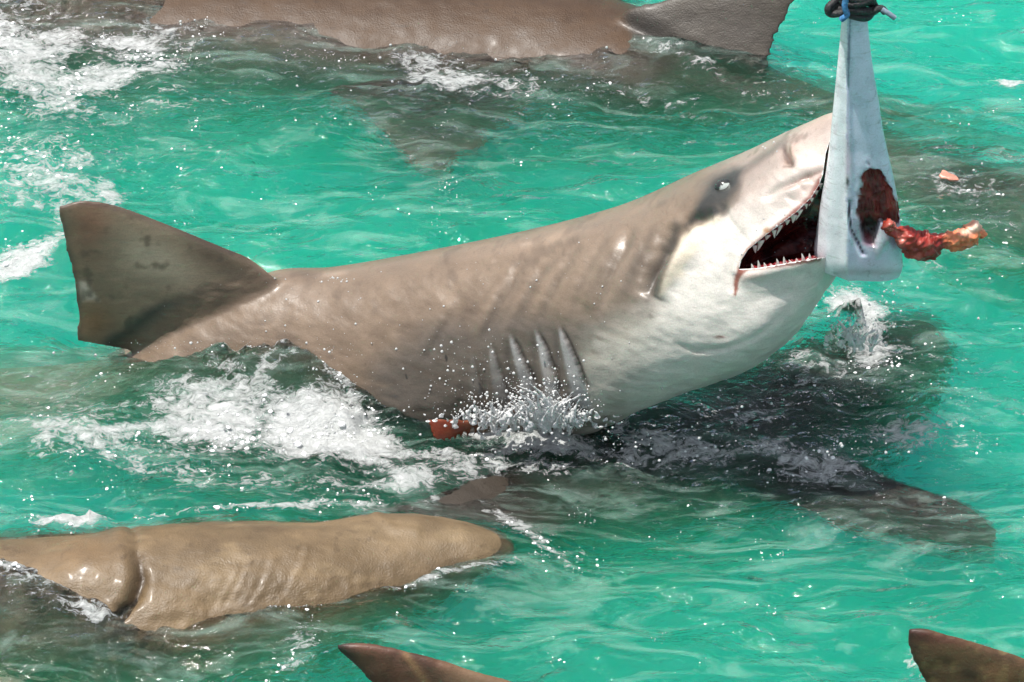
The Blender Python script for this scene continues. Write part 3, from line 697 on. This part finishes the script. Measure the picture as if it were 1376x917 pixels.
def strand():
    g = Geo(); pts = [(1190, 303, 7), (1205, 312, 9), (1218, 320, 13), (1232, 328, 17), (1246, 330, 18), (1258, 325, 13), (1272, 322, 10), (1286, 322, 12), (1300, 320, 15), (1310, 314, 14), (1317, 312, 6), (1324, 314, 2)]
    st = []
    for i, (x, y, r) in enumerate(pts):
        c = PY(x, y, -.165 + .004 * i); rr = r * .0013
        st.append((c[0], c[1], c[2], rr, rr * .7))
    loft(g, st, 160, 48); me = g.mesh('torn_flesh'); V = verts(me); Nn = normals(me); px, py = proj(V)
    V2 = V + Nn * (.010 * fbm(V * [1, 1.3, 1.6], 48, 4, 2) + .005 * fbm(V * [1, 1, 2], 150, 3, 5))[:, None]; setv(me, V2)
    n = fbm(V, 70, 4, 8)
    C = np.tile([.30, .025, .015], (len(V), 1)); t = sstep(1262, 1278, px + 6 * n)[:, None]
    C = C * (1 - t) + np.array([.72, .22, .09]) * t
    k = sstep(.0, .4, n)[:, None] * .5; C = C * (1 - k) + np.array([.55, .20, .15]) * k; k = sstep(-.05, -.4, n)[:, None] * .7; C = C * (1 - k) + np.array([.12, .01, .01]) * k * (1 - t) + np.array([.5, .12, .05]) * k * t
    k = blob(px, py, 1308, 308, 14, 5, -25)[:, None]; C = C * (1 - k) + np.array([.8, .62, .5]) * k
    setcol(me, np.clip(C, 0, 1)); return me
link('torn_flesh', strand(), skin_mat('raw_flesh', .34, .5, coat=.15, scale=1.4, sss=.05), bfish)

# ---- black wire and cord holding the bait, running up out of the picture
def tube(g, pts, r, n=80, m=12):
    P = catmull(pts, n); T = np.gradient(P, axis=0); T /= np.linalg.norm(T, axis=1)[:, None]
    a = np.cross(T, [.13, .9, .31]); a /= np.linalg.norm(a, axis=1)[:, None]; b = np.cross(T, a); th = np.linspace(0, 2 * math.pi, m, endpoint=False)
    V = P[:, None] + r * (a[:, None] * np.cos(th)[None, :, None] + b[:, None] * np.sin(th)[None, :, None])
    F = [tuple(f) for f in grid_faces(n, m, True)] + [tuple(range(m))[::-1], tuple((n - 1) * m + k for k in range(m))]; g.add(V.reshape(-1, 3), F)
BLACK = plain('black_rope', (.012, .012, .014), .55, ns=300, var=.6, bump=1); BLUE = plain('blue_cord', (.06, .20, .42), .5, ns=260, var=.4, bump=.8); PALEC = plain('frayed_cord', (.20, .26, .32), .6, ns=200, bump=.6)
c = PY(1150, 8, -.125)
g = Geo()
for k in range(6):
    z = c[2] - .006 + k * .008; r0 = .026 + .005 * math.sin(k * 2.3); ph = k * 1.1
    pts = [(c[0] + (r0 + .003 * math.sin(3 * a + k)) * math.cos(a + ph), c[1] + r0 * .8 * math.sin(a + ph), z + .004 * math.sin(a * 2 + k)) for a in np.linspace(0, 2 * math.pi * 1.02, 14)]
    tube(g, pts, .0065, 90)
tube(g, [(c[0] - .03, c[1] - .01, c[2] + .016), (c[0] - .042, c[1] - .02, c[2] + .008), (c[0] - .038, c[1] - .02, c[2] - .002), (c[0] - .02, c[1] - .024, c[2] + .002)], .006)
tube(g, [(c[0] + .02, c[1] - .02, c[2]), (c[0] + .034, c[1] - .02, c[2] + .007), (c[0] + .042, c[1] - .02, c[2] + .001)], .0055)
tube(g, [(c[0], c[1], c[2] - .01), (c[0] + .003, c[1], c[2] + .12), (c[0] + .01, c[1] - .03, c[2] + .5), (c[0] + .02, c[1] - .1, c[2] + 1.2)], .010, 200)
rope = link('bait_rope', g.mesh('bait_rope'), BLACK)
tag(rope, 'black rope knotted round the narrow end of the bait fish at the top edge', 'rope')
g = Geo(); tube(g, [(c[0] - .016, c[1] - .033, c[2] + .05), (c[0] - .020, c[1] - .036, c[2] + .02), (c[0] - .016, c[1] - .036, c[2] + .006), (c[0] - .024, c[1] - .034, c[2] - .004)], .0045); link('blue_cord', g.mesh('blue_cord'), BLUE, rope)
g = Geo(); tube(g, [(c[0] + .036, c[1] - .024, c[2] + .008), (c[0] + .046, c[1] - .026, c[2] + .002), (c[0] + .056, c[1] - .026, c[2] - .006)], .004, 30); link('rope_end', g.mesh('rope_end'), PALEC, rope)

# ---- the other sharks
WETSKIN = skin_mat('awash_shark_skin', .5, .9, coat=.10)
GROUP = 'sharks crowding at the surface'
def other_shark(name, label, stations, fins, voxel=.006, paint=None, relief=None, tint=BROWN, pw=2.0):
    g = Geo(); loft(g, stations, 260, 72, pw)
    for f in fins: fin(g, *f[0], **f[1])
    me = remesh(g, name, voxel); smooth(me, 6, None, .5)
    V = verts(me); px, py = proj(V); Nn = normals(me)
    d = .004 * fbm(V, 8, 3, 4) + .0012 * fbm(V, 45, 3, 7)
    if relief: d = d + relief(V, px, py)
    setv(me, V + Nn * d[:, None])
    C = body_paint(V, tint=np.array(tint))
    if paint: C = paint(V, px, py, C)
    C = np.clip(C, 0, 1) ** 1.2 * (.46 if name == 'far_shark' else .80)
    setcol(me, np.clip(C, 0, 1))
    o = link(name, me, SKIN if name not in ('surfacing_shark', 'far_shark') else WETSKIN); return tag(o, label, 'shark', GROUP)
def mixc(C, m, col):
    m = (np.clip(m, 0, 1) * np.ones(len(C)))[:, None]; return C * (1 - m) + np.asarray(col) * m

# far shark along the top edge, swimming left, tall fin at the right
st = ridge_stations([(-420, -60, -.03, .09, .11), (-200, -28, .0, .15, .18), (100, -18, .008, .17, .22), (360, -16, .017, .18, .23), (600, -9, .021, .18, .23), (760, 8, .021, .165, .21), (860, 46, .002, .14, .19), (960, 78, -.03, .11, .12), (1060, 112, -.055, .08, .085), (1150, 140, -.075, .05, .05), (1260, 165, -.09, .03, .03), (1400, 190, -.11, .02, .015)])
yb = PZ(860, 42, .0)[1] + .03
yc = PZ(1036, 96, .0)[1] - .01
L = py_pts([(800, 120), (812, 60), (838, 16), (880, 2), (940, -14), (1000, -32), (1060, -50), (1090, -52)], yb, yb - .03)
R = py_pts([(900, 190), (1000, 170), (1032, 110), (1036, 88), (1042, 60), (1062, 20), (1082, -25), (1094, -48)], yc, yb - .05)
pl = [PZ(*p) for p in [(620, 110, -.10), (520, 108, -.10), (460, 118, -.08), (430, 126, -.07)]]
pr = [PZ(*p) for p in [(700, 190, -.16), (620, 215, -.13), (570, 240, -.10), (520, 190, -.09)]]
pl = [PZ(*p) for p in [(600, 95, -.07), (520, 108, -.035), (440, 128, -.035), (510, 190, -.035), (560, 236, -.04)]]
pr = [PZ(*p) for p in [(760, 150, -.12), (720, 172, -.08), (680, 190, -.05), (640, 216, -.04), (610, 244, -.04)]]
def far_paint(V, px, py, C):
    n = fbm(V, 12, 4, 5)
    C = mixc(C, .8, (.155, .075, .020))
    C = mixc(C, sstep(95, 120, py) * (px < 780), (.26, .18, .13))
    fm = polymask(px, py, [(840, 22), (930, -80), (1120, -80), (1100, 110), (1000, 92), (900, 75), (850, 50)], 8)
    C = mixc(C, fm, (.18, .155, .125)); C = mixc(C, fm * .7 * blob(px + 10 * n, py, 990, 30, 60, 40), (.20, .175, .155)); C = mixc(C, fm * .6 * blob(px, py, 870, 40, 40, 30), (.07, .06, .055))
    e, _, _ = seg_dist(px, py, [(1034, 90), (1042, 60), (1062, 20), (1082, -25)]); return mixc(C, fm * .7 * np.exp(-(e / 6) ** 2), (.09, .06, .055))
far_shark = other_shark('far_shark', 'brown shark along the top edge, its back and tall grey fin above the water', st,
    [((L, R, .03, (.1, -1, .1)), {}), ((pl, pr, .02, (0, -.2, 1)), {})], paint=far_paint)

# near shark, snout pointing right, flat back awash
st = ridge_stations([(-600, 700, -.06, .08, .09), (-300, 738, -.0, .12, .13), (-60, 750, .040, .14, .15), (100, 746, .055, .15, .160), (180, 740, .064, .15, .165), (300, 732, .063, .15, .158), (420, 724, .056, .13, .138), (500, 716, .044, .10, .118), (570, 712, .036, .075, .095), (620, 714, .028, .052, .072), (655, 719, .018, .034, .05), (678, 725, .008, .02, .03), (692, 730, .0, .008, .012)])
def near_relief(V, px, py):
    n = fbm(V, 20, 3, 2); X = px + 7 * n; d = np.zeros(len(V)); m = (V[:, 2] > -.06)
    dist, t, side = seg_dist(X, py, [(172, 712), (180, 745), (186, 775), (178, 800), (160, 818)])
    s = dist * side
    d += .003 * np.exp(-((s - 12) / 14) ** 2) - .014 * np.exp(-((s + 5) / 9) ** 2) * sstep(735, 790, py) - .004 * (1 + fbm(V, 60, 2, 3)) * np.exp(-((s + 5) / 7) ** 2)
    d += .010 * blob(px, py, 120, 770, 60, 35)
    for k, a in enumerate([(300, 808), (318, 800), (334, 797), (352, 795), (372, 790), (394, 785), (232, 770), (262, 772)]):
        dist, t, side = seg_dist(X, py, [(a[0] - 12, a[1] + 12), (a[0] + 4, a[1] - 20), (a[0] + 14, a[1] - 44)]); d += (.6 + .4 * math.sin(k * 2.7)) * .16 * (.006 * np.exp(-((dist * side - 4) / 4) ** 2) - .007 * np.exp(-((dist * side + 3) / 4) ** 2)) * (1 if k < 6 else .5)
    dist, t, side = seg_dist(px, py, [(505, 695), (530, 712), (560, 716)]); d += .004 * np.exp(-(dist / 6) ** 2)
    d += .004 * fbm(V * [.5, 1, 2], 22, 4, 9) + .006 * fbm(V, 6, 3, 19) - .0035 * np.abs(fbm(V * [1.6, 1, .6], 26, 3, 29)) * sstep(740, 790, py)
    return d * m
def near_paint(V, px, py, C):
    n = fbm(V, 14, 4, 5); n2 = fbm(V, 50, 3, 1)
    C = mixc(C, .8, (.215, .15, .075)); C = C * (1 + .25 * n + .1 * n2)[:, None]
    C = mixc(C, .5 * blob(px, py, 600, 715, 150, 30), (.36, .28, .18)); C = mixc(C, .45 * blob(px + 10 * n, py, 110, 745, 60, 30), (.25, .16, .08))
    C = mixc(C, .35 * sstep(.1, .5, fbm(V * [.5, 1, 2], 24, 4, 44)), (.14, .095, .05)); C = mixc(C, .3 * sstep(.15, .5, fbm(V * [.5, 1, 2], 30, 4, 47)), (.42, .32, .19))
    dist, t, side = seg_dist(px + 4 * n, py, [(174, 712), (181, 745), (186, 775), (178, 800), (160, 818)])
    return mixc(C, .7 * np.exp(-((dist * side + 4) / 5) ** 2) * sstep(720, 780, py), (.05, .03, .015))  # the fold's shadow is coloured into the skin
near_shark = other_shark('surfacing_shark', 'golden-brown shark at lower left, its flat back awash and blunt snout pointing right', st, [], voxel=.0045, paint=near_paint, relief=near_relief)

# shark passing under the feeding one
st = ridge_stations([(180, 600, -.16, .05, .05), (380, 640, -.13, .08, .085), (560, 630, -.09, .11, .13), (720, 610, -.04, .13, .16), (860, 580, -.022, .14, .175), (980, 550, -.018, .13, .18), (1090, 503, -.02, .11, .17), (1170, 465, -.025, .08, .14), (1225, 440, -.035, .045, .09), (1248, 428, -.05, .012, .02)])
pl = [PZ(*p) for p in [(1030, 570, -.06), (1130, 615, -.04), (1220, 650, -.035), (1290, 672, -.035), (1345, 712, -.04)]]
pr = [PZ(*p) for p in [(860, 640, -.09), (960, 655, -.06), (1060, 690, -.045), (1200, 738, -.04), (1340, 768, -.045)]]
ql = [PZ(*p) for p in [(720, 625, -.05), (680, 628, -.03), (640, 640, -.02), (560, 672, -.012), (480, 684, -.012)]]
qr = [PZ(*p) for p in [(840, 690, -.12), (790, 712, -.07), (740, 722, -.04), (640, 712, -.03), (488, 696, -.014)]]
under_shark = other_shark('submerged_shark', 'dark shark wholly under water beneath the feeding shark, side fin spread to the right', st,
    [((pl, pr, .02, (0, -.2, 1)), {}), ((ql, qr, .02, (0, -.2, 1)), {})], paint=lambda V, px, py, C: C * .24)  # darkened tint also carries the shade beneath the feeding shark

# shark at the right edge, swimming in from beyond the frame
st = ridge_stations([(1150, 180, -.085, .012, .03), (1185, 200, -.035, .04, .07), (1240, 220, -.022, .07, .11), (1320, 243, -.016, .10, .14), (1450, 272, -.016, .12, .14), (1650, 300, -.06, .12, .13), (1900, 320, -.09, .08, .08), (2100, 330, -.1, .03, .03)])
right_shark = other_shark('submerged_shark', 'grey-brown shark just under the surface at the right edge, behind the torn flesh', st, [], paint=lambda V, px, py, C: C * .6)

# pale shark deeper down in the lower left corner
st = ridge_stations([(-500, 860, -.1, .06, .08), (-250, 880, -.08, .09, .11), (0, 893, -.06, .10, .12), (90, 900, -.065, .07, .09), (140, 904, -.08, .03, .04), (155, 906, -.09, .01, .01)])
low_shark = other_shark('submerged_shark', 'pale cream shark under the surface in the lower left corner', st, [], tint=(.62, .54, .42))

def fin_shark(label, base, Lp, Rp, lean, paint, stations):
    y = PZ(base[0], base[1], 0)[1]
    L = py_pts(Lp, y, y + lean); R = py_pts(Rp, y, y + lean)
    return other_shark('finned_shark', label, stations, [((L, R, .028, (.1, -1, .1)), {})], voxel=.0045, paint=paint)
def bot_paint(V, px, py, C):
    n = fbm(V, 25, 4, 5); C = mixc(C, .8, (.15, .055, .028)); C = C * (1 + .8 * n)[:, None]; C = mixc(C, .4 * sstep(.1, .4, fbm(V, 70, 3, 8)), (.30, .17, .12))
    C = mixc(C, .8 * blob(px, py, 505, 890, 30, 14, 25), (.21, .10, .06)); C = mixc(C, sstep(490, 455, px + 8 * n) * .85, (.03, .010, .008)); C = mixc(C, .7 * sstep(560, 640, px), (.28, .20, .12))
    e, _, _ = seg_dist(px, py, [(545, 880), (560, 900), (580, 925)]); return mixc(C, .6 * np.exp(-(e / 5) ** 2), (.42, .27, .14))
yb = PZ(640, 985, 0)
st = ridge_stations([(150, 1090, -.1, .05, .05), (400, 1060, -.05, .10, .11), (560, 1035, -.0, .14, .15), (720, 1010, .02, .16, .17), (900, 1005, -.01, .15, .16), (1050, 1010, -.05, .10, .12), (1130, 1015, -.08, .03, .04)])
bottom_fin_shark = fin_shark('shark beyond the bottom edge, only its brown dark-tipped pointed back fin showing', (640, 985),
    [(760, 975), (700, 925), (640, 905), (570, 882), (510, 868), (470, 864), (450, 867)], [(560, 1040), (545, 990), (525, 950), (500, 918), (478, 895), (460, 880), (450, 870)], .02, bot_paint, st)
def cor_paint(V, px, py, C):
    n = fbm(V, 22, 4, 5); C = mixc(C, .8, (.15, .075, .025)); C = C * (1 + .9 * n)[:, None]; C = mixc(C, .5 * sstep(.1, .4, fbm(V, 60, 3, 8)), (.33, .25, .12)); C = mixc(C, .8 * blob(px, py, 1250, 858, 45, 10, 10), (.09, .012, .008))
    C = mixc(C, .7 * blob(px, py, 1290, 880, 45, 14, 15), (.24, .14, .07)); return mixc(C, sstep(1245, 1222, px + 6 * n) * .8, (.05, .010, .008))
st = ridge_stations([(950, 1080, -.1, .05, .05), (1150, 1060, -.05, .10, .11), (1300, 1030, .0, .14, .15), (1480, 1010, .02, .16, .17), (1700, 1010, -.01, .14, .15), (1900, 1020, -.08, .04, .05)])
corner_fin_shark = fin_shark('shark beyond the lower right corner, showing only its dark brown blunt-cornered fin', (1400, 985),
    [(1500, 960), (1440, 915), (1376, 885), (1320, 866), (1270, 852), (1238, 844), (1220, 845)], [(1320, 1030), (1290, 985), (1262, 945), (1242, 915), (1228, 890), (1220, 868), (1218, 850)], .02, cor_paint, st)

# a scrap of flesh afloat
p = PZ(1275, 242, .01); V, F = sphere(p, .014, sc_=(1.4, .8, .35)); g = Geo(); g.add(V, F); me = g.mesh('flesh_scrap'); V = verts(me); V = V + (V - p) * (.6 * fbm(V, 90, 3, 2))[:, None]; V[:, 2] += wave(V[:, 0], V[:, 1]); setv(me, V)
tag(link('flesh_scrap', me, plain('pink_flesh', (.55, .25, .18), .35, ns=160)), 'small pink scrap of flesh afloat above the torn strand at the right', 'scrap')

# ---- froth and spray
def ico():
    import bmesh
    bm = bmesh.new(); bmesh.ops.create_icosphere(bm, subdivisions=2, radius=1); V = np.array([v.co[:] for v in bm.verts]); F = np.array([[v.index for v in f.verts] for f in bm.faces]); bm.free(); return V, F
IV, IF = ico()
def beads(name, P, R, mat, flat=None, label=None):
    n = len(P); S = np.ones((n, 3)) if flat is None else flat
    ang = RNG.random(n) * 6.28; c, s = np.cos(ang), np.sin(ang)
    B = IV[None] * (R[:, None] * S)[:, None, :]
    # lumpy
    B = B * (1 + .22 * np.sin(IV[None] * 3.1 + ang[:, None, None]).sum(-1, keepdims=True) / 1.7)
    x = B[..., 0] * c[:, None] - B[..., 1] * s[:, None]; y = B[..., 0] * s[:, None] + B[..., 1] * c[:, None]
    V = np.stack([x, y, B[..., 2]], -1) + P[:, None]
    Fc = (IF[None] + (np.arange(n) * len(IV))[:, None, None]).reshape(-1, 3)
    V = V.reshape(-1, 3); me = bpy.data.meshes.new(name)
    me.vertices.add(len(V)); me.vertices.foreach_set('co', V.ravel()); me.loops.add(Fc.size); me.loops.foreach_set('vertex_index', Fc.ravel().astype(np.int32))
    me.polygons.add(len(Fc)); me.polygons.foreach_set('loop_start', (np.arange(len(Fc)) * 3).astype(np.int32)); me.update(calc_edges=True)
    return tag(link(name, me, mat), label, name.replace('_', ' ') if label else None, kind='stuff')
FROTH = plain('white_froth', (.88, .90, .90), .35, var=.05, ns=200)
dm, N, L_ = newmat('water_drop'); o_ = N.new('ShaderNodeOutputMaterial'); pp = N.new('ShaderNodeBsdfPrincipled'); pp.inputs['Base Color'].default_value = (.92, .95, .95, 1); pp.inputs['Roughness'].default_value = .06; pp.inputs['Transmission Weight'].default_value = .55; pp.inputs['IOR'].default_value = 1.33; L_.new(pp.outputs[0], o_.inputs[0])
N_TRY = 330000
U = RNG.random((N_TRY, 2)); X = -1.25 + 2.5 * U[:, 0]; Y = -1.1 + 2.7 * U[:, 1]
fo = foam_density(X, Y); P = np.stack([X, Y, 0 * X], 1)
cl = fbm(P * [1, .8, 1], 17, 4, 71) + .35 * fbm(P, 60, 2, 72)
k = RNG.random(N_TRY) < np.clip((fo * .9 + cl * 1.3 - .46), 0, 1) * .30
X, Y, fo = X[k], Y[k], fo[k]; n = len(X); print('froth beads', n)
Z = wave(X, Y, fo); R = .0005 + .0028 * RNG.random(n) ** 6 * (.5 + fo)
beads('froth', np.stack([X, Y, Z + R * .1], 1), R, FROTH, np.stack([1 + .8 * RNG.random(n), .8 + .5 * RNG.random(n), .5 + .3 * RNG.random(n)], 1), 'white froth churned up along the swimming sharks')
# spray thrown up: px, py, rx, ry (picture spread), y spread, count
SP = [(1120, 600, 130, 10, -.2, 90), (700, 535, 90, 26, -.1, 200), (730, 505, 50, 26, -.10, 90), (1175, 410, 45, 55, -.12, 230), (1190, 385, 12, 60, -.13, 60), (1250, 300, 90, 80, -.1, 140), (880, 520, 45, 16, -.08, 70), (1000, 545, 60, 30, -.1, 60), (240, 130, 150, 110, .9, 160),
      (620, 480, 40, 40, -.06, 60), (330, 468, 150, 9, .07, 140), (450, 500, 60, 30, .02, 80), (95, 718, 55, 8, -.3, 140), (650, 90, 140, 30, 1.0, 110), (430, 580, 100, 40, -.0, 260), (1300, 180, 60, 50, .3, 40), (1320, 560, 60, 60, -.2, 30), (760, 590, 160, 22, -.15, 200), (900, 590, 110, 20, -.15, 110)]
pts = []; rr = []
for cx, cy_, rx, ry, y0, cnt in SP:
    a = RNG.normal(size=(cnt, 3))
    for q in a:
        ppx, ppy = cx + rx * q[0] * .7, cy_ + ry * q[1] * .7
        w0 = PZ(ppx, ppy, .0); yy = min(w0[1] - .01, y0 + .03 * q[2])
        if w0[1] - yy > .35: yy = w0[1] - .03 - .1 * RNG.random()
        hgt = PY(ppx, ppy, yy)
        pts.append(hgt); rr.append(.0004 + .0024 * RNG.random() ** 7)
def splash():
    g = Geo()
    for cx, cy_, rx, hgt, y0, cnt in [(700, 562, 95, .034, -.085, 190), (740, 560, 50, .058, -.10, 150), (1150, 455, 36, .035, -.10, 40)]:
        for _ in range(cnt):
            t = RNG.normal() * .55; b = PY(cx + rx * t, cy_ + 6 * RNG.normal(), y0 + .012 * RNG.normal()); h = hgt * (.25 + RNG.random() ** 1.5) * math.exp(-t * t)
            lx = .5 * h * RNG.normal(); ly = -.3 * h * RNG.random(); r = .0008 + .0026 * RNG.random() ** 1.6
            st = []
            for q in range(5):
                u = q / 4; st.append((b[0] + lx * u * u, b[1] + ly * u, b[2] - .01 + h * u, r * (1 - u) ** .8 * (1 + .5 * RNG.random()) + .0007, r * (1.6 - 1.2 * u) + .0007))
            P = catmull(st, 12); th = np.linspace(0, 2 * math.pi, 8, endpoint=False)
            V = np.stack([P[:, None, 0] + P[:, None, 4] * np.cos(th), P[:, None, 1] + P[:, None, 3] * np.sin(th), P[:, None, 2] + 0 * th[None]], -1).reshape(-1, 3)
            g.add(V, [tuple(f) for f in grid_faces(12, 8, True)] + [tuple(range(8))[::-1], tuple(88 + k for k in range(8))])
            for _ in range(4):
                V, F = sphere((b[0] + lx * 1.1 + .010 * RNG.normal(), b[1] + ly, b[2] + h * (.6 + 1.0 * RNG.random())), .0007 + .0016 * RNG.random() ** 3, 5, 7); g.add(V, F)
    me = remesh(g, 'splash', .0011); V = verts(me); Nn = normals(me); V = V + Nn * (.0028 * fbm(V, 130, 3, 4))[:, None]; setv(me, V); return me
sm_, N, L_ = newmat('splash_water'); o_ = N.new('ShaderNodeOutputMaterial'); pp = N.new('ShaderNodeBsdfPrincipled'); pp.inputs['Base Color'].default_value = (.95, .97, .97, 1); pp.inputs['Roughness'].default_value = .06; pp.inputs['Transmission Weight'].default_value = .42; pp.inputs['IOR'].default_value = 1.33; L_.new(pp.outputs[0], o_.inputs[0])
tag(link('splash', splash(), sm_), 'white splash thrown up against the flank and gill slits of the feeding shark', 'splash', kind='stuff')
for cx, cy_, rx, ry, cnt in [(446, 374, 20, 4, 22), (700, 400, 160, 60, 60), (1050, 195, 30, 14, 12), (430, 420, 120, 40, 40), (620, 500, 60, 40, 60), (1060, 300, 40, 50, 20)]:  # drops added on the skin, the back cluster in place of sparkle highlights
    for q in RNG.normal(size=(cnt, 2)):
        h = SB.ray_cast(Vector(CAM), Vector(ray(cx + rx * q[0] * .7, cy_ + ry * q[1] * .7)).normalized())
        if h[0]: pts.append(np.array(h[0])); rr.append(.0005 + .0018 * RNG.random() ** 3)
beads('spray_droplets', np.array(pts), np.array(rr), dm, None, 'clear droplets of spray flying above the churned water')
